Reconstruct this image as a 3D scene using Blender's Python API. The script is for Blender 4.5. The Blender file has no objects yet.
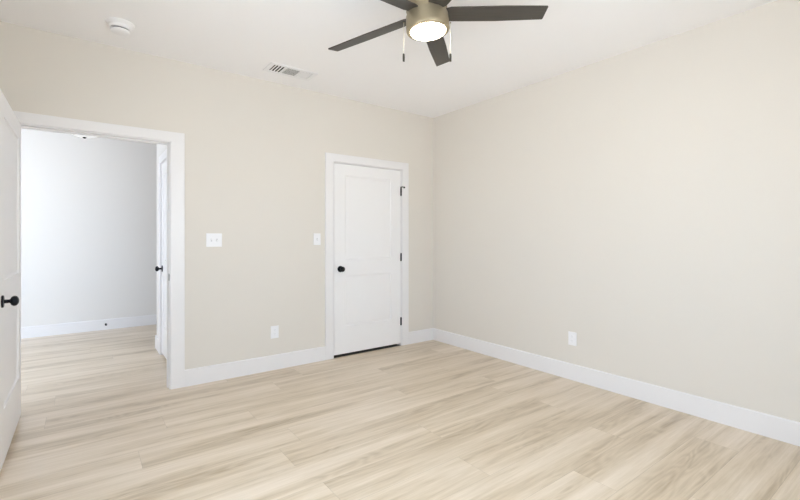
import bpy, bmesh, math
from mathutils import Vector, Matrix
PI = math.pi
S = bpy.context.scene
C = S.collection

# ------------------------------------------------------------------ camera
HC, HOR, F = 1.264, 237.8, 424.0
cam_data = bpy.data.cameras.new('camera')
cam = bpy.data.objects.new('camera', cam_data)
C.objects.link(cam)
cam.location = (0, 0, HC)
cam.rotation_euler = (PI/2, 0, -math.radians(36.74))
cam_data.sensor_width = 36
cam_data.lens = F * 36 / 800
cam_data.shift_y = -(250 - HOR) / 800
cam_data.clip_start = 0.02
S.camera = cam

# ------------------------------------------------------------------ world, lights, exposure
S.view_settings.view_transform = 'Standard'
S.view_settings.look = 'None'
S.view_settings.gamma = 1
S.view_settings.use_curve_mapping = False
S.view_settings.exposure = 0.09
S.cycles.use_denoising = True
S.cycles.max_bounces = 14
S.cycles.diffuse_bounces = 10
S.cycles.sample_clamp_indirect = 8

world = bpy.data.worlds.new('sky'); S.world = world
world.use_nodes = True
bg = world.node_tree.nodes['Background']
bg.inputs[1].default_value = 4.0
# blue-white sky above the horizon, added ground glow below to light the ceiling
wn_, wl_ = world.node_tree.nodes, world.node_tree.links
wtc = wn_.new('ShaderNodeTexCoord'); wsp = wn_.new('ShaderNodeSeparateXYZ')
wmr = wn_.new('ShaderNodeMapRange'); wmr.inputs[1].default_value = -0.04; wmr.inputs[2].default_value = 0.06
wmx = wn_.new('ShaderNodeMix'); wmx.data_type = 'RGBA'
wmx.inputs[6].default_value = (1.40, 1.38, 1.34, 1); wmx.inputs[7].default_value = (0.80, 0.95, 1.14, 1)
wl_.new(wtc.outputs['Generated'], wsp.inputs[0]); wl_.new(wsp.outputs[2], wmr.inputs[0])
wl_.new(wmr.outputs[0], wmx.inputs[0]); wl_.new(wmx.outputs[2], bg.inputs[0])

def area(name, loc, rot, sx, sy, power, color):
    d = bpy.data.lights.new(name, 'AREA')
    d.shape = 'RECTANGLE'; d.size = sx; d.size_y = sy
    d.energy = power; d.color = color
    o = bpy.data.objects.new(name, d); C.objects.link(o)
    o.location = loc; o.rotation_euler = rot
    return o
# area lamps added as daylight stand-ins inside assumed, unseen windows (front, left, hall)
TILT = math.radians(14)
area('daylight_fill_front', (1.1, -0.36, 1.45), (PI/2-TILT, 0, 0), 1.5, 1.15, 22, (0.72, 0.86, 1.0))
area('daylight_fill_left', (-0.46, 1.2, 1.45), (PI/2-TILT, 0, -PI/2), 1.3, 1.15, 20, (0.7, 0.84, 1.0))
area('daylight_fill_hall', (-1.95, 4.14, 1.5), (PI/2-TILT*0.3, 0, 0), 1.7, 1.5, 50, (0.66, 0.80, 1.0))
LAMP_E = 18.0      # fan lens radiance
HALL_E = 0.35

# ------------------------------------------------------------------ constants of the room (metres)
XR, YB, H = 3.491, 3.983, 2.755      # right wall, back wall, ceiling
XL, YF = -0.50, -0.40                # left wall, front wall
T = 0.12                             # wall thickness
YH0, YH1 = YB + T, 7.105             # hall
XHL = -3.0
XS = 0.675                           # hall side wall face
XHR = 4.2

# ------------------------------------------------------------------ materials
def new_mat(name):
    m = bpy.data.materials.new(name); m.use_nodes = True
    return m, m.node_tree.nodes, m.node_tree.links, m.node_tree.nodes['Principled BSDF']

def paint(name, col, rough=0.6, bump=0.0, scale=300, metal=0.0, spec=0.5, var=0.0):
    m, n, l, p = new_mat(name)
    p.inputs['Roughness'].default_value = rough
    p.inputs['Metallic'].default_value = metal
    p.inputs['Specular IOR Level'].default_value = spec
    tc = n.new('ShaderNodeTexCoord')
    no = n.new('ShaderNodeTexNoise'); no.inputs['Scale'].default_value = scale
    no.inputs['Detail'].default_value = 3
    l.new(tc.outputs['Object'], no.inputs['Vector'])
    mx = n.new('ShaderNodeMix'); mx.data_type = 'RGBA'
    c2 = tuple(c * (1 - var) for c in col)
    mx.inputs[6].default_value = (*col, 1); mx.inputs[7].default_value = (*c2, 1)
    l.new(no.outputs['Fac'], mx.inputs[0]); l.new(mx.outputs[2], p.inputs['Base Color'])
    if bump:
        b = n.new('ShaderNodeBump'); b.inputs['Strength'].default_value = bump
        b.inputs['Distance'].default_value = 0.001
        l.new(no.outputs['Fac'], b.inputs['Height']); l.new(b.outputs[0], p.inputs['Normal'])
    return m

M = {}
M['wall'] = paint('beige_wall_paint', (0.742, 0.704, 0.648), 0.75, 0.15, 250, spec=0.25, var=0.01)
M['hallwall'] = paint('pale_hall_wall_paint', (0.78, 0.76, 0.735), 0.75, 0.15, 250, spec=0.25, var=0.01)
M['ceil'] = paint('white_ceiling_paint', (0.93, 0.925, 0.94), 0.85, 0.25, 180, spec=0.2, var=0.01)
M['trim'] = paint('white_trim_enamel', (0.83, 0.818, 0.825), 0.35, 0.0, 60, var=0.01)
M['door'] = paint('white_door_enamel', (0.87, 0.862, 0.868), 0.42, 0.0, 40, var=0.01)
M['plastic'] = paint('white_plastic', (0.87, 0.87, 0.89), 0.3, 0.0, 60, var=0.01)
M['shade'] = paint('grey_slot', (0.10, 0.10, 0.11), 0.6, 0, 60)
M['slot'] = paint('receptacle_slot', (0.60, 0.60, 0.63), 0.6, 0, 60)
M['duct_shade'] = paint('dark_duct_and_gap_shade', (0.03, 0.03, 0.03), 0.8, 0, 60)  # near-black, for the vent duct and the painted shade under the closet door
M['black'] = paint('matte_black_metal', (0.008, 0.010, 0.013), 0.42, 0.0, 200, 0.6, var=0.1)
M['bronze'] = paint('brushed_bronze_metal', (0.36, 0.30, 0.20), 0.45, 0.05, 120, 0.55, var=0.1)
M['chain'] = paint('bright_chain_metal', (0.75, 0.72, 0.62), 0.3, 0.0, 200, 0.6)
M['fob'] = paint('dark_fob_metal', (0.04, 0.038, 0.034), 0.4, 0.0, 200, 0.5)
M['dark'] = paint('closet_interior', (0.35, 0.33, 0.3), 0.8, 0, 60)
M['hinge'] = paint('flat_black_hinge', (0.006, 0.007, 0.009), 0.7, 0.0, 200, 0.0, spec=0.2)
M['rubber'] = paint('black_rubber', (0.02, 0.02, 0.02), 0.7, 0, 60)

def blade_mat():
    m, n, l, p = new_mat('dark_walnut_blade')
    p.inputs['Roughness'].default_value = 0.42
    tc = n.new('ShaderNodeTexCoord'); mp = n.new('ShaderNodeMapping')
    mp.inputs['Scale'].default_value = (3, 60, 60)
    no = n.new('ShaderNodeTexNoise'); no.inputs['Scale'].default_value = 2; no.inputs['Detail'].default_value = 6
    cr = n.new('ShaderNodeValToRGB')
    cr.color_ramp.elements[0].color = (0.035, 0.030, 0.025, 1)
    cr.color_ramp.elements[1].color = (0.075, 0.066, 0.055, 1)
    l.new(tc.outputs['Object'], mp.inputs[0]); l.new(mp.outputs[0], no.inputs[0])
    l.new(no.outputs['Fac'], cr.inputs[0]); l.new(cr.outputs[0], p.inputs['Base Color'])
    return m
M['blade'] = blade_mat()

def emit(name, col, e):
    m, n, l, p = new_mat(name)
    p.inputs['Base Color'].default_value = (0.9, 0.9, 0.9, 1)
    p.inputs['Roughness'].default_value = 0.4
    tc = n.new('ShaderNodeTexCoord'); no = n.new('ShaderNodeTexNoise'); no.inputs['Scale'].default_value = 4
    mx = n.new('ShaderNodeMix'); mx.data_type = 'RGBA'
    mx.inputs[6].default_value = (*col, 1); mx.inputs[7].default_value = (col[0], col[1]*0.99, col[2]*0.98, 1)
    l.new(tc.outputs['Object'], no.inputs[0]); l.new(no.outputs['Fac'], mx.inputs[0])
    l.new(mx.outputs[2], p.inputs['Emission Color'])
    p.inputs['Emission Strength'].default_value = e
    return m
M['lens'] = emit('lit_frosted_lens', (1.0, 0.90, 0.74), LAMP_E)
M['hallglass'] = emit('lit_frosted_bowl', (1.0, 0.97, 0.93), HALL_E)

def glass_mat():
    m, n, l, p = new_mat('window_glass')
    p.inputs['Base Color'].default_value = (0.97, 0.99, 1, 1)
    p.inputs['Roughness'].default_value = 0.0
    p.inputs['Transmission Weight'].default_value = 1
    p.inputs['IOR'].default_value = 1.05
    return m
M['glass'] = glass_mat()

def floor_mat():
    m, n, l, p = new_mat('light_oak_vinyl_planks')
    def math_(op, a, b=None, c=None):
        x = n.new('ShaderNodeMath'); x.operation = op
        for i, v in enumerate((a, b, c)):
            if v is None: continue
            if isinstance(v, (int, float)): x.inputs[i].default_value = v
            else: l.new(v, x.inputs[i])
        return x.outputs[0]
    tc = n.new('ShaderNodeTexCoord'); sp = n.new('ShaderNodeSeparateXYZ')
    l.new(tc.outputs['Object'], sp.inputs[0])
    X, Y = sp.outputs[0], sp.outputs[1]
    W, L = 0.237, 1.83
    v = math_('DIVIDE', math_('SUBTRACT', Y, 1.519), W)
    row = math_('FLOOR', v)
    vf = math_('SUBTRACT', v, row)
    jit = math_('MULTIPLY', math_('SINE', math_('MULTIPLY', math_('MULTIPLY', row, math_('ADD', row, 1)), 1.17)), 0.35)
    off = math_('ADD', math_('MULTIPLY', row, -0.99), math_('ADD', jit, 1.73))
    u = math_('DIVIDE', math_('SUBTRACT', X, off), L)
    colu = math_('FLOOR', u)
    uf = math_('SUBTRACT', u, colu)
    cmb = n.new('ShaderNodeCombineXYZ'); l.new(row, cmb.inputs[0]); l.new(colu, cmb.inputs[1])
    wn = n.new('ShaderNodeTexWhiteNoise'); wn.noise_dimensions = '2D'
    l.new(cmb.outputs[0], wn.inputs['Vector'])
    sc = n.new('ShaderNodeSeparateColor'); l.new(wn.outputs['Color'], sc.inputs[0])
    # grain, shifted plank by plank
    def grain(sx, sy, scale, det, dist, rough=0.55):
        g = n.new('ShaderNodeCombineXYZ')
        l.new(math_('ADD', math_('MULTIPLY', X, sx), math_('MULTIPLY', sc.outputs[0], 37)), g.inputs[0])
        l.new(math_('ADD', math_('MULTIPLY', Y, sy), math_('MULTIPLY', sc.outputs[1], 53)), g.inputs[1])
        l.new(math_('MULTIPLY', sc.outputs[2], 11), g.inputs[2])
        no = n.new('ShaderNodeTexNoise'); no.inputs['Scale'].default_value = scale
        no.inputs['Detail'].default_value = det; no.inputs['Distortion'].default_value = dist
        no.inputs['Roughness'].default_value = rough
        l.new(g.outputs[0], no.inputs['Vector'])
        return no.outputs['Fac']
    g1 = grain(0.55, 7.5, 1.15, 3, 0.5)            # broad soft bands
    g2 = grain(2.2, 46.0, 1.6, 5, 0.4, 0.65)      # fine streaks
    g3 = grain(1.0, 5.0, 1.0, 2, 0.3)            # heartwood swirl field
    rings = math_('SINE', math_('MULTIPLY', g3, 95))
    rings = math_('MULTIPLY', math_('ADD', rings, 1), 0.5)
    mr = n.new('ShaderNodeMapRange'); mr.inputs[1].default_value = 0.47; mr.inputs[2].default_value = 0.62
    l.new(g1, mr.inputs[0])
    ringm = math_('MULTIPLY', rings, mr.outputs[0])
    # fac = darkness
    d = math_('MULTIPLY', math_('SUBTRACT', g1, 0.42), 1.55)
    d = math_('ADD', d, math_('MULTIPLY', math_('SUBTRACT', g2, 0.5), 0.85))
    d = math_('ADD', d, math_('MULTIPLY', ringm, 0.20))
    d = math_('ADD', d, math_('MULTIPLY', math_('SUBTRACT', sc.outputs[0], 0.5), 0.17))
    d = math_('ADD', d, 0.22)
    cr = n.new('ShaderNodeValToRGB'); l.new(d, cr.inputs[0])
    e = cr.color_ramp.elements
    e[0].position = 0.0; e[0].color = (0.765, 0.655, 0.53, 1)
    e[1].position = 1.0; e[1].color = (0.40, 0.298, 0.185, 1)
    k = cr.color_ramp.elements.new(0.45); k.color = (0.62, 0.51, 0.372, 1)
    # seams
    s1 = math_('LESS_THAN', math_('MULTIPLY', vf, W), 0.0022)
    s2 = math_('LESS_THAN', math_('MULTIPLY', uf, L), 0.0022)
    seam = math_('MAXIMUM', s1, s2)
    mx = n.new('ShaderNodeMix'); mx.data_type = 'RGBA'
    l.new(math_('MULTIPLY', seam, 0.34), mx.inputs[0]); l.new(cr.outputs[0], mx.inputs[6])
    mx.inputs[7].default_value = (0.2, 0.15, 0.10, 1)
    l.new(mx.outputs[2], p.inputs['Base Color'])
    p.inputs['Roughness'].default_value = 0.36
    p.inputs['Coat Weight'].default_value = 0.35
    p.inputs['Coat Roughness'].default_value = 0.30
    p.inputs['Specular IOR Level'].default_value = 0.5
    b = n.new('ShaderNodeBump'); b.inputs['Strength'].default_value = 0.12; b.inputs['Distance'].default_value = 0.001
    l.new(math_('SUBTRACT', math_('MULTIPLY', g2, 0.5), seam), b.inputs['Height'])
    l.new(b.outputs[0], p.inputs['Normal'])
    return m
M['floor'] = floor_mat()

# ------------------------------------------------------------------ helpers
def box(bm, x0, y0, z0, x1, y1, z1, bev=0.0, seg=1):
    t = bmesh.new()
    bmesh.ops.create_cube(t, size=1)
    for v in t.verts:
        v.co = Vector(((x0+x1)/2 + v.co.x*(x1-x0), (y0+y1)/2 + v.co.y*(y1-y0), (z0+z1)/2 + v.co.z*(z1-z0)))
    if bev:
        bmesh.ops.bevel(t, geom=t.edges[:], offset=bev, segments=seg, affect='EDGES', profile=0.5)
    me = bpy.data.meshes.new('tmp'); t.to_mesh(me); t.free()
    bm.from_mesh(me); bpy.data.meshes.remove(me)

def lathe(bm, prof, mat=None, seg=40):
    """profile of (radius, height) revolved about local z, then placed by mat"""
    rings = []
    for r, z in prof:
        if r < 1e-6:
            rings.append([bm.verts.new((0, 0, z))])
        else:
            rings.append([bm.verts.new((r*math.cos(2*PI*i/seg), r*math.sin(2*PI*i/seg), z)) for i in range(seg)])
    new = [v for r in rings for v in r]
    for a, b in zip(rings, rings[1:]):
        for i in range(seg):
            j = (i+1) % seg
            if len(a) == 1 and len(b) == 1: continue
            if len(a) == 1: bm.faces.new((a[0], b[j], b[i]))
            elif len(b) == 1: bm.faces.new((a[i], a[j], b[0]))
            else: bm.faces.new((a[i], a[j], b[j], b[i]))
    for end in (rings[0], rings[-1]):
        if len(end) > 1:
            bm.faces.new(end)
    if mat is not None:
        bmesh.ops.transform(bm, matrix=mat, verts=new)

def obj(name, bm, mat, parent=None, smooth=False):
    bmesh.ops.recalc_face_normals(bm, faces=bm.faces[:])
    me = bpy.data.meshes.new(name); bm.to_mesh(me); bm.free()
    if mat is not None: me.materials.append(mat)
    if smooth:
        for f in me.polygons: f.use_smooth = True
        try: me.set_sharp_from_angle(angle=math.radians(35))
        except Exception: pass
    o = bpy.data.objects.new(name, me); C.objects.link(o)
    if parent: o.parent = parent
    return o

def empty(name, loc=(0, 0, 0), rot=(0, 0, 0), parent=None):
    o = bpy.data.objects.new(name, None); C.objects.link(o)
    o.location = loc; o.rotation_euler = rot
    o.empty_display_size = 0.1
    if parent: o.parent = parent
    return o

def tag(o, label=None, cat=None, group=None, kind=None):
    if label: o['label'] = label
    if cat: o['category'] = cat
    if group: o['group'] = group
    if kind: o['kind'] = kind
    return o

def boxes(name, mat, lst, parent=None, bev=0.0):
    bm = bmesh.new()
    for b in lst: box(bm, *b, bev=bev)
    return obj(name, bm, mat, parent)

def st(o, label=None): return tag(o, label, None, None, 'structure')

# ------------------------------------------------------------------ shell
st(boxes('floor', M['floor'], [(XHL-T, YF-T, -0.1, XHR+T, YH1+T, 0)]), 'light oak plank floor running through the room and hall')
st(boxes('ceiling', M['ceil'], [(XL-T, YF-T, H, XR+T, YB+T/2, H+0.1)]), 'white smooth bedroom ceiling')
st(boxes('ceiling_hall', M['ceil'], [(XHL-T, YB+T/2, H, XHR+T, YH1+T, H+0.1)]), 'white hall ceiling beyond the doorway')

# openings in the back wall
DX0, DX1, DZ = -0.385, 0.575, 2.061        # doorway to the hall (clear opening)
CX0, CX1, CZ = 2.106, 2.987, 2.056         # closet doorway
J = 0.018                                  # jamb board thickness
y0, y1 = YB, YB+T
st(boxes('wall_back', M['wall'], [
    (XL-T, y0, 0, DX0-J, y1, H), (DX0-J, y0, DZ+J, DX1+J, y1, H), (DX1+J, y0, 0, CX0-J, y1, H),
    (CX0-J, y0, CZ+J, CX1+J, y1, H), (CX1+J, y0, 0, XR+T, y1, H)]), 'beige back wall with the open doorway and closet door')
st(boxes('wall_right', M['wall'], [(XR, YF-T, 0, XR+T, YB, H)]), 'plain beige right wall')
# left wall with window, front wall with window (behind the camera)
WZ0, WZ1 = 0.80, 2.10
LX0, LX1 = 0.5, 1.9
st(boxes('wall_left', M['wall'], [
    (XL-T, YF-T, 0, XL, LX0, H), (XL-T, LX1, 0, XL, YB, H), (XL-T, LX0, 0, XL, LX1, WZ0), (XL-T, LX0, WZ1, XL, LX1, H)]), 'beige left wall')
FX0, FX1 = 0.3, 1.9
st(boxes('wall_front', M['wall'], [
    (XL, YF-T, 0, FX0, YF, H), (FX1, YF-T, 0, XR, YF, H), (FX0, YF-T, 0, FX1, YF, WZ0), (FX0, YF-T, WZ1, FX1, YF, H)]), 'beige front wall behind the viewer')
# hall
st(boxes('wall_hall_far', M['hallwall'], [(XHL-T, YH1, 0, XHR+T, YH1+T, H)]), 'pale far wall of the hall seen through the doorway')
HX0, HX1 = -2.85, -1.05  # opening for the added hall window, placed to light the far wall
st(boxes('wall_hall_left', M['hallwall'], [
    (XHL-T, YH0-T, 0, XHL, YH1, H)]))
st(boxes('wall_hall_near', M['hallwall'], [(XHL, YH0-T, 0, HX0, YH0, H), (HX1, YH0-T, 0, XL-T, YH0, H), (HX0, YH0-T, 0, HX1, YH0, 0.6), (HX0, YH0-T, 2.3, HX1, YH0, H)]))
st(boxes('wall_hall_right', M['hallwall'], [(XHR, YH0-T, 0, XHR+T, YH1, H)]))
# hall side wall with a closed door in it
SD1, SD0 = 5.212, 4.432          # door opening along y
YE = 5.59
st(boxes('wall_hall_side', M['hallwall'], [
    (XS, SD1+J, 0, XS+T, YE, H), (XS, YH0, 0, XS+T, SD0-J, H), (XS, SD0-J, 2.056+J, XS+T, SD1+J, H)]), 'short side wall of the hall carrying a white door')
# closet behind the closet door, and a small room behind the hall side door
st(boxes('wall_closet', M['dark'], [
    (1.7, y1+0.65, 0, XR+T, y1+0.71, H), (1.64, y1, 0, 1.7, y1+0.71, H)]))

st(boxes('closet_gap_shade', M['duct_shade'], [(1.70, YB+0.004, 0, XR, y1+0.65, 0.003)]), 'thin dark sheet painting the shade under the closet door')  # thin dark sheet, paints the shade in the gap below the closet leaf

# ------------------------------------------------------------------ windows (unseen, assumed as daylight sources)
def window(name, a0, a1, z0, z1, frame_at, axis, label):
    """axis 'x': spans x, lies in a wall at y=frame_at; axis 'y': spans y at x=frame_at"""
    r = empty(name, (0, 0, 0)); st(r, label)
    def bx(a, z, b, z2, t0, t1):
        return (a, frame_at+t0, z, b, frame_at+t1, z2) if axis == 'x' else (frame_at+t0, a, z, frame_at+t1, b, z2)
    w = 0.05
    zm = (z0+z1)/2
    boxes('window_frame', M['trim'], [bx(a0, z0, a0+w, z1, -0.04, 0.04), bx(a1-w, z0, a1, z1, -0.04, 0.04),
        bx(a0+w, z0, a1-w, z0+w, -0.04, 0.04), bx(a0+w, z1-w, a1-w, z1, -0.04, 0.04), bx(a0+w, zm-0.02, a1-w, zm+0.02, -0.03, 0.03)], r)
    boxes('window_glass', M['glass'], [bx(a0+w, z0+w, a1-w, zm-0.02, -0.004, 0.004), bx(a0+w, zm+0.02, a1-w, z1-w, -0.004, 0.004)], r)
    return r
window('window_1', FX0, FX1, WZ0, WZ1, YF-T+0.045, 'x', 'assumed white framed window in the front wall, unseen')
window('window_2', LX0, LX1, WZ0, WZ1, XL-T+0.045, 'y', 'assumed white framed window in the left wall, unseen')
window('added_window_3', HX0, HX1, 0.6, 2.3, YH0-T+0.045, 'x', 'made-up white framed hall window, added to light the far hall wall')  # unseen window, added so the far hall wall gets light

# ------------------------------------------------------------------ baseboards
BH, BT = 0.142, 0.015
def base_profile(bm, p0, p1, nrm):
    """board from p0 to p1 (xy) on a wall, growing along nrm (xy)"""
    p0, p1, nv = Vector((*p0, 0)), Vector((*p1, 0)), Vector((*nrm, 0))
    prof = [(0, 0), (BT, 0), (BT, BH-0.006), (BT-0.005, BH), (0, BH)]
    rs = []
    for q in (p0, p1):
        rs.append([bm.verts.new(q + nv*a + Vector((0, 0, z))) for a, z in prof])
    k = len(prof)
    for i in range(k):
        j = (i+1) % k
        bm.faces.new((rs[0][i], rs[0][j], rs[1][j], rs[1][i]))
    bm.faces.new(rs[0]); bm.faces.new(rs[1][::-1])
CW, CT = 0.104, 0.015      # casing
def base(name, runs, label=None):
    bm = bmesh.new()
    for r in runs: base_profile(bm, *r)
    return st(obj(name, bm, M['trim']), label)
REV = 0.008
base('baseboard_back', [((DX1+REV+0.104, YB), (CX0-REV-0.096, YB), (0, -1)), ((CX1+REV+0.096, YB), (XR, YB), (0, -1))], 'white baseboard along the beige back wall')
base('baseboard_right', [((XR, YF), (XR, YB-BT), (-1, 0))], 'white baseboard along the right wall')
base('baseboard_left', [((XL, YF), (XL, YB), (1, 0))])
base('baseboard_front', [((XL+BT, YF), (XR-BT, YF), (0, 1))])
base('baseboard_hall_far', [((XHL, YH1), (XHR, YH1), (0, -1))], 'white baseboard at the foot of the far hall wall')
base('baseboard_hall_side', [((XS, SD1+REV+0.09), (XS, YE+BT), (-1, 0)), ((XS, YE), (XS+T, YE), (0, 1))], 'short white baseboard beside the hall side door')
base('baseboard_hall_left', [((XHL, YH0), (XHL, YH1-BT), (1, 0))])

# ------------------------------------------------------------------ door frames (jambs, stops, casings)
def frame(name, x0, x1, zt, depth, cw, label, stop_at, back=True, strike=None):
    """local: opening from x0 to x1, wall face at y=0 going back to y=depth"""
    r = empty(name); st(r, label)
    bm = bmesh.new()
    box(bm, x0-J, 0, 0, x0, depth, zt, 0); box(bm, x1, 0, 0, x1+J, depth, zt, 0)
    box(bm, x0-J, 0, zt, x1+J, depth, zt+J, 0)
    obj('jamb', bm, M['trim'], r)
    bm = bmesh.new()
    s0, s1 = stop_at
    box(bm, x0, s0, 0, x0+0.011, s1, zt-0.011, 0.001); box(bm, x1-0.011, s0, 0, x1, s1, zt-0.011, 0.001)
    box(bm, x0, s0, zt-0.011, x1, s1, zt, 0.001)
    obj('stop_molding', bm, M['trim'], r)
    for side, (ya, yb) in (('f', (-CT, 0)), ('b', (depth, depth+CT))):
        if side == 'b' and not back: continue
        bm = bmesh.new()
        a, b = x0-REV, x1+REV
        zi = zt+REV
        box(bm, a-cw, ya, 0, a, yb, zi, 0.0015); box(bm, b, ya, 0, b+cw, yb, zi, 0.0015)
        box(bm, a-cw, ya, zi, b+cw, yb, 2.147, 0.0015)
        obj('casing', bm, M['trim'], r)
    return r
f1 = frame('trim_1', DX0, DX1, DZ, T, 0.104, 'wide white casing around the open doorway to the hall', (0.048, 0.083))
f1.location = (0, YB, 0)
# black strike plate on the latch jamb
bm = bmesh.new(); box(bm, DX1-0.0022, 0.010, 0.905, DX1, 0.034, 0.963, 0.0008); box(bm, DX1-0.0028, 0.004, 0.915, DX1-0.0005, 0.012, 0.953, 0.0008)
o = obj('strike_plate', bm, M['black'], f1); o['label'] = 'black latch strike plate'
f2 = frame('trim_2', CX0, CX1, CZ, T, 0.096, 'white casing around the closed closet door', (0.045, 0.075), back=False)
f2.location = (0, YB, 0)
f3 = frame('trim_3', 0, SD1-SD0, 2.056, T, 0.09, 'white casing around the hall side door', (0.045, 0.075))
f3.rotation_euler = (0, 0, -PI/2); f3.location = (XS, SD1, 0)

# ------------------------------------------------------------------ doors
def leaf_mesh(w, h, t, stile, panels):
    """two-panel moulded leaf: x 0..w, z 0..h, faces at y=0 and y=t"""
    bm = bmesh.new()
    xs = [0, stile, w-stile, w]
    zs = [0]
    for a, b in panels: zs += [a, b]
    zs.append(h)
    for side in (0, 1):
        y = 0 if side == 0 else t
        sg = 1 if side == 0 else -1
        for i in range(3):
            for j in range(len(zs)-1):
                xa, xb, za, zb = xs[i], xs[i+1], zs[j], zs[j+1]
                if i == 1 and j % 2 == 1:
                    lv = [(0, 0), (0.001, 0.005), (0.007, 0.0095), (0.018, 0.0115), (0.022, 0.0115), (0.026, 0.009)]
                    prev = None
                    for ins, dep in lv:
                        ring = [bm.verts.new((x, y+sg*dep, z)) for x, z in
                                ((xa+ins, za+ins), (xb-ins, za+ins), (xb-ins, zb-ins), (xa+ins, zb-ins))]
                        if prev:
                            for k in range(4): bm.faces.new((prev[k], prev[(k+1) % 4], ring[(k+1) % 4], ring[k]))
                        prev = ring
                    bm.faces.new(prev)
                else:
                    bm.faces.new([bm.verts.new(c) for c in ((xa, y, za), (xb, y, za), (xb, y, zb), (xa, y, zb))])
    for x in (0, w):
        for j in range(len(zs)-1):
            bm.faces.new([bm.verts.new(c) for c in ((x, 0, zs[j]), (x, t, zs[j]), (x, t, zs[j+1]), (x, 0, zs[j+1]))])
    for z in (0, h):
        for i in range(3):
            bm.faces.new([bm.verts.new(c) for c in ((xs[i], 0, z), (xs[i+1], 0, z), (xs[i+1], t, z), (xs[i], t, z))])
    bmesh.ops.remove_doubles(bm, verts=bm.verts[:], dist=1e-5)
    return bm

def knob(parent, x, z, t, sides=(0, 1)):
    for s in sides:
        k = empty('door_knob', (x, 0 if s == 0 else t, z), (PI/2 if s == 0 else -PI/2, 0, 0), parent)
        k['label'] = 'round black knob'
        bm = bmesh.new()
        lathe(bm, [(0, 0), (0.033, 0), (0.033, 0.004), (0.031, 0.008), (0.014, 0.010), (0, 0.010)], seg=36)
        obj('rosette', bm, M['black'], k, True)
        bm = bmesh.new()
        lathe(bm, [(0.0105, 0.008), (0.0095, 0.030), (0.012, 0.034), (0.021, 0.038), (0.0270, 0.046), (0.0280, 0.053),
                   (0.0248, 0.061), (0.016, 0.067), (0.008, 0.0695), (0, 0.070)], seg=36)
        obj('knob_ball', bm, M['black'], k, True)

def hinge(parent, x, z, y=-0.005, pin_stop=False):
    bm = bmesh.new()
    h = 0.09
    for k in range(5):
        a = z-h/2 + k*h/5
        lathe(bm, [(0, a+0.0003), (0.0095, a+0.0003), (0.0095, a+h/5-0.0003), (0, a+h/5-0.0003)], Matrix.Translation((x, y, 0)), 16)
    lathe(bm, [(0, z-h/2-0.004), (0.004, z-h/2-0.002), (0.004, z+h/2+0.002), (0.0055, z+h/2+0.004), (0, z+h/2+0.006)], Matrix.Translation((x, y, 0)), 16)
    o = obj('hinge', bm, M['hinge'], parent, True); o['label'] = 'black butt hinge'
    return o

PAN = [(0.290, 0.832), (1.00, 1.905)]
GAP = 0.028
LH = 2.051 - GAP
# closet door, closed
d2 = empty('door_2', (CX0+0.004, YB+0.001, GAP))
tag(d2, 'white two-panel closet door, closed, with black knob and hinges', None, None, 'structure')
wl = CX1-CX0-0.008
o = obj('door_leaf', leaf_mesh(wl, LH, 0.035, 0.135, PAN), M['door'], d2)
knob(d2, 0.073, 0.933-GAP, 0.035)
for z in (1.802, 1.037, 0.285): h = hinge(d2, wl+0.002, z-GAP)
# hinge-pin door stop on the top hinge
bm = bmesh.new()
zt = 1.861-GAP
box(bm, wl-0.008, -0.012, zt-0.008, wl+0.012, 0.0, zt, 0.001)
m = Matrix.Translation((wl+0.002, -0.008, zt)) @ Matrix.Rotation(math.radians(35), 4, 'Z')
bb = bmesh.new(); box(bb, 0, -0.005, -0.006, 0.036, 0.005, 0.002, 0.001)
bmesh.ops.transform(bb, matrix=Matrix.Translation((wl+0.002, -0.026, zt)) @ Matrix.Rotation(math.radians(-12), 4, 'Z'), verts=bb.verts[:])
me = bpy.data.meshes.new('t'); bb.to_mesh(me); bm.from_mesh(me); bb.free(); bpy.data.meshes.remove(me)
box(bm, wl-0.003, -0.030, zt-0.006, wl+0.007, -0.004, zt+0.002, 0.001)
lathe(bm, [(0, 0), (0.008, 0), (0.009, 0.010), (0, 0.010)], Matrix.Translation((wl+0.036, -0.030, zt-0.008)) @ Matrix.Rotation(-PI/2, 4, 'X'), 16)
o = obj('hinge_pin_stop', bm, M['hinge'], d2); o['label'] = 'small black hinge pin door stop'

# bedroom door, standing open along the left wall
d1 = empty('door_1', (-0.386, 3.972, GAP), (0, 0, -PI/2))
tag(d1, 'white two-panel bedroom door swung open at the left edge', None, None, 'structure')
obj('door_leaf', leaf_mesh(0.94, LH, 0.035, 0.135, PAN), M['door'], d1)
knob(d1, 0.94-0.064, 0.922-GAP, 0.035)
for z in (1.802, 1.037, 0.285): hinge(d1, -0.004, z-GAP, y=-0.002)
bm = bmesh.new(); box(bm, 0.9395, 0.006, 0.885, 0.9415, 0.029, 0.945, 0.0006)
obj('latch_plate', bm, M['black'], d1)

# hall side door, closed
d3 = empty('door_3', (XS+0.001, SD1-0.004, GAP), (0, 0, -PI/2))
tag(d3, 'white panelled hall door with black knob seen edge-on through the doorway', None, None, 'structure')
ws = SD1-SD0-0.008
obj('door_leaf', leaf_mesh(ws, LH, 0.035, 0.12, PAN), M['door'], d3)
knob(d3, 0.064, 0.935-GAP, 0.035)

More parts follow.
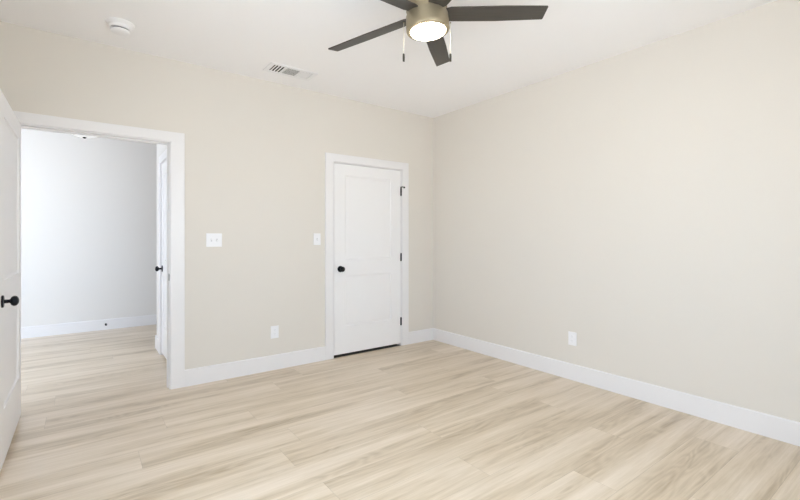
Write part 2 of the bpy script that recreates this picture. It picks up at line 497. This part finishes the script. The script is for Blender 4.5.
# ------------------------------------------------------------------ ceiling fan
FX, FY = 1.590, 1.870
ZB = 2.555
fan = empty('ceiling_fan', (FX, FY, H))
tag(fan, 'dark five-blade ceiling fan with a lit round lens and two pull chains', 'ceiling fan')
bm = bmesh.new()
lathe(bm, [(0, -0.002), (0.080, -0.002), (0.082, -0.006), (0.080, -0.040), (0.060, -0.058), (0, -0.060)])
obj('canopy', bm, M['bronze'], fan, True)
body = empty('motor_housing', (0, 0, ZB-H), (-0.049, -0.039, 0), fan)
body['label'] = 'brushed bronze motor housing'
bm = bmesh.new()
lathe(bm, [(0, 0.150), (0.050, 0.148), (0.055, 0.110), (0.090, 0.100), (0.112, 0.085), (0.118, 0.060), (0.118, 0.022), (0.114, 0.020),
           (0.114, -0.004), (0.119, -0.006), (0.121, -0.010), (0.125, -0.072), (0.125, -0.092), (0.122, -0.098), (0.1035, -0.101), (0.1025, -0.095), (0.1025, -0.088), (0, -0.088)], seg=64)
h = obj('housing_shell', bm, M['bronze'], body, True)
def tilt(p):
    return Matrix.Translation((0, 0, ZB-H)) @ Matrix.Rotation(-0.039, 4, 'Y') @ Matrix.Rotation(-0.049, 4, 'X')
T0 = tilt(None)
def under_fan(o, m):
    o.parent = fan; o.matrix_local = T0 @ m
bm = bmesh.new()
lathe(bm, [(0.1020, -0.089), (0.1020, -0.101), (0.098, -0.107), (0.085, -0.112), (0.065, -0.116), (0.038, -0.1185), (0, -0.119)], seg=64)
o = obj('light_lens', bm, M['lens'], None, True); under_fan(o, Matrix.Identity(4)); o['label'] = 'lit frosted round lens'
PITCH = -0.216
def blade():
    bm = bmesh.new()
    # outline (r, s): s negative = clockwise edge
    pts = [(0.100, -0.040), (0.135, -0.052), (0.45, -0.054), (0.700, -0.047), (0.706, -0.043), (0.708, 0.050), (0.703, 0.056),
           (0.42, 0.062), (0.135, 0.056), (0.100, 0.040)]
    th = 0.006
    top = [bm.verts.new((a, b, th/2)) for a, b in pts]
    bot = [bm.verts.new((a, b, -th/2)) for a, b in pts]
    bm.faces.new(top); bm.faces.new(bot[::-1])
    for i in range(len(pts)):
        j = (i+1) % len(pts)
        bm.faces.new((top[i], bot[i], bot[j], top[j]))
    return bm
for k in range(5):
    an = math.radians(-32.4 + 72*k)
    o = obj('fan_blade', blade(), M['blade'])
    under_fan(o, Matrix.Rotation(an, 4, 'Z') @ Matrix.Rotation(PITCH, 4, 'X'))
# pull chains: (local x, y, top z, length)
def chain(wx, wy, ztop, zbot, lean=0):
    r = empty('pull_chain', (wx-FX, wy-FY, 0), (0, 0, 0), fan)
    r['label'] = 'thin bright pull chain with a dark fob'
    bm = bmesh.new()
    n = int((ztop-zbot-0.046)/0.0052)
    lathe(bm, [(0, ztop-H), (0.0008, ztop-H), (0.0008, zbot+0.044-H), (0, zbot+0.044-H)], None, 6)
    for i in range(n):
        zc = ztop-H-0.003-i*0.0052
        lathe(bm, [(0, zc-0.0022), (0.0019, zc-0.0011), (0.0019, zc+0.0011), (0, zc+0.0022)], None, 8)
    obj('chain', bm, M['chain'], r, True)
    bm = bmesh.new()
    lathe(bm, [(0, zbot-H), (0.0060, zbot-H+0.001), (0.0068, zbot-H+0.022), (0.0060, zbot-H+0.043), (0.002, zbot-H+0.047), (0, zbot-H+0.047)], None, 16)
    obj('fob', bm, M['fob'], r, True)
    bm = bmesh.new()
    lathe(bm, [(0, ztop-H-0.003), (0.004, ztop-H-0.003), (0.004, ztop-H+0.004), (0, ztop-H+0.004)], None, 12)
    obj('chain_outlet', bm, M['bronze'], r, True)
rgt = Vector((math.cos(math.radians(36.74)), -math.sin(math.radians(36.74)), 0))
ca = Vector((FX, FY, 0)) - rgt*0.134
cb = Vector((FX, FY, 0)) + rgt*0.136
chain(ca.x, ca.y, 2.505, 2.282)
chain(cb.x, cb.y, 2.505, 2.282)

# ------------------------------------------------------------------ smoke detector
sd = empty('smoke_detector', (0.205, 3.530, H))
tag(sd, 'round white smoke detector on the ceiling above the open doorway', 'smoke detector')
bm = bmesh.new(); lathe(bm, [(0, 0), (0.086, 0), (0.085, -0.005), (0.075, -0.012), (0.066, -0.020), (0.062, -0.040), (0, -0.041)], seg=48)
obj('mounting_base', bm, M['plastic'], sd, True)
bm = bmesh.new(); lathe(bm, [(0, -0.038), (0.050, -0.038), (0.050, -0.052), (0, -0.052)], seg=48)
o = obj('sensing_slot', bm, M['shade'], sd, True); o['label'] = 'dark slot around the cap'
bm = bmesh.new(); lathe(bm, [(0, -0.049), (0.058, -0.049), (0.059, -0.053), (0.055, -0.060), (0.046, -0.064), (0.012, -0.066), (0, -0.066)], seg=48)
obj('cap', bm, M['plastic'], sd, True)

# ------------------------------------------------------------------ ceiling register
vx0, vx1, vy0, vy1 = 1.273, 1.710, 3.526, 3.741
vt = empty('ceiling_vent', ((vx0+vx1)/2, (vy0+vy1)/2, H))
tag(vt, 'white rectangular three-section air vent on the ceiling near the back wall', 'air vent')
w2, d2_ = (vx1-vx0)/2, (vy1-vy0)/2
bm = bmesh.new()
B = 0.032
z0v, z1v = -0.008, 0
box(bm, -w2, -d2_, z0v, w2, -d2_+B, z1v, 0.002); box(bm, -w2, d2_-B, z0v, w2, d2_, z1v, 0.002)
box(bm, -w2, -d2_+B, z0v, -w2+B+0.01, d2_-B, z1v, 0.002); box(bm, w2-B-0.01, -d2_+B, z0v, w2, d2_-B, z1v, 0.002)
iw = w2-B-0.01
m1, m2 = -iw+0.110, iw-0.110
box(bm, m1-0.005, -d2_+B, z0v, m1+0.005, d2_-B, z1v); box(bm, m2-0.005, -d2_+B, z0v, m2+0.005, d2_-B, z1v)
obj('vent_frame', bm, M['plastic'], vt)
bm = bmesh.new(); box(bm, -iw, -d2_+B, -0.0015, iw, d2_-B, -0.0002)
obj('duct_opening', bm, M['duct_shade'], vt)
def louver(cx, cy, lx, ly, axis, ang):
    bm = bmesh.new()
    box(bm, -lx/2, -ly/2, -0.0005, lx/2, ly/2, 0.0005)
    bmesh.ops.transform(bm, matrix=Matrix.Translation((cx, cy, -0.0065)) @ Matrix.Rotation(ang, 4, axis), verts=bm.verts[:])
    obj('louver', bm, M['plastic'], vt)
inh = 2*(d2_-B)
for k in range(4):
    louver(-iw+0.0160+k*0.0265, 0, 0.0125, inh-0.002, 'Y', math.radians(-6))
    louver(iw-0.0165-k*0.0245, 0, 0.0200, inh-0.002, 'Y', math.radians(16))
for k in range(7):
    louver(0, -inh/2+0.012+k*0.0212, m2-m1-0.012, 0.0168, 'X', math.radians(10))

# ------------------------------------------------------------------ switches and outlets
def rot_for(wall):
    return (0, 0, 0) if wall == 'back' else (0, 0, -PI/2)       # local -y faces the room; right wall faces -x
def plate_root(name, loc, wall):
    return empty(name, loc, rot_for(wall))
def screw(parent, x, z):
    bm = bmesh.new(); lathe(bm, [(0, 0.0055), (0.003, 0.0055), (0.003, 0.0065), (0, 0.0068)], Matrix.Translation((x, 0, z)) @ Matrix.Rotation(PI/2, 4, 'X'), 12)
    obj('screw', bm, M['plastic'], parent)
def cover(parent, w, h):
    bm = bmesh.new(); box(bm, -w/2, -0.006, -h/2, w/2, 0, h/2, 0.002, 2)
    obj('cover_plate', bm, M['plastic'], parent)
def toggle(parent, x, up):
    bm = bmesh.new(); box(bm, x-0.0055, -0.0066, -0.012, x+0.0055, -0.0055, 0.012)
    obj('toggle_slot', bm, M['slot'], parent)
    bm = bmesh.new(); box(bm, -0.0042, -0.016, -0.0055, 0.0042, 0, 0.0055, 0.001)
    bmesh.ops.transform(bm, matrix=Matrix.Translation((x, -0.005, 0.001*up)) @ Matrix.Rotation(math.radians(-28*up), 4, 'X'), verts=bm.verts[:])
    obj('toggle', bm, M['plastic'], parent)
s2 = plate_root('light_switch', (0.924, YB, 1.244), 'back')
tag(s2, 'white double-toggle light switch plate on the back wall beside the open doorway', 'light switch')
cover(s2, 0.130, 0.118)
for x, u in ((-0.023, 1), (0.023, -1)):
    toggle(s2, x, u); screw(s2, x, 0.030); screw(s2, x, -0.030)
s1 = plate_root('light_switch', (1.913, YB, 1.250), 'back')
tag(s1, 'white single-toggle light switch plate just left of the closet door', 'light switch')
cover(s1, 0.078, 0.118); toggle(s1, 0, -1); screw(s1, 0, 0.030); screw(s1, 0, -0.030)

def outlet(loc, wall, label):
    r = plate_root('wall_outlet', loc, wall); tag(r, label, 'outlet')
    cover(r, 0.078, 0.118)
    for z in (0.0195, -0.0195):
        bm = bmesh.new()
        lathe(bm, [(0, 0.006), (0.0165, 0.006), (0.0165, 0.0085), (0, 0.0085)], Matrix.Translation((0, 0, z)) @ Matrix.Rotation(PI/2, 4, 'X'), 24)
        f = obj('receptacle', bm, M['plastic'], r)
        bm = bmesh.new()
        box(bm, -0.0078, -0.0092, z-0.001, -0.0052, -0.0084, z+0.0085)
        box(bm, 0.0052, -0.0092, z, 0.0075, -0.0084, z+0.008)
        lathe(bm, [(0, 0.0084), (0.0027, 0.0084), (0.0027, 0.0092), (0, 0.0092)], Matrix.Translation((0, 0, z-0.008)) @ Matrix.Rotation(PI/2, 4, 'X'), 12)
        obj('slots', bm, M['slot'], f)
    screw(r, 0, 0)
outlet((1.470, YB, 0.360), 'back', 'white duplex outlet low on the back wall left of the closet')
outlet((XR, 2.107, 0.366), 'right', 'white duplex outlet low on the plain right wall')

# ------------------------------------------------------------------ hall details
ds = empty('door_stop', (0.246, YH1-BT, 0.080), (PI/2, 0, 0))
tag(ds, 'small black-tipped door stop on the far hall baseboard', 'door stop')
bm = bmesh.new(); lathe(bm, [(0, 0), (0.011, 0), (0.011, 0.004), (0.004, 0.007), (0.004, 0.055), (0, 0.055)], None, 20)
obj('rod', bm, M['fob'], ds, True)
bm = bmesh.new(); lathe(bm, [(0, 0.052), (0.012, 0.052), (0.014, 0.058), (0.013, 0.072), (0, 0.074)], None, 20)
obj('rubber_tip', bm, M['rubber'], ds, True)

hl = empty('ceiling_light', (0.01, 6.18, H))
tag(hl, 'white bowl ceiling light of the hall glimpsed under the doorway head', 'ceiling light')
bm = bmesh.new(); lathe(bm, [(0, 0), (0.07, 0), (0.07, -0.02), (0.02, -0.03), (0.012, -0.035), (0.012, -0.20), (0, -0.20)], seg=32)
obj('mount', bm, M['plastic'], hl, True)
bm = bmesh.new(); lathe(bm, [(0.012, -0.195), (0.170, -0.235), (0.176, -0.242), (0.168, -0.262), (0.130, -0.290), (0.070, -0.309), (0.012, -0.315)], seg=48)
obj('glass_bowl', bm, M['hallglass'], hl, True)
bm = bmesh.new(); lathe(bm, [(0, -0.311), (0.020, -0.314), (0.018, -0.322), (0.008, -0.330), (0, -0.332)], seg=20)
obj('finial', bm, M['black'], hl, True)
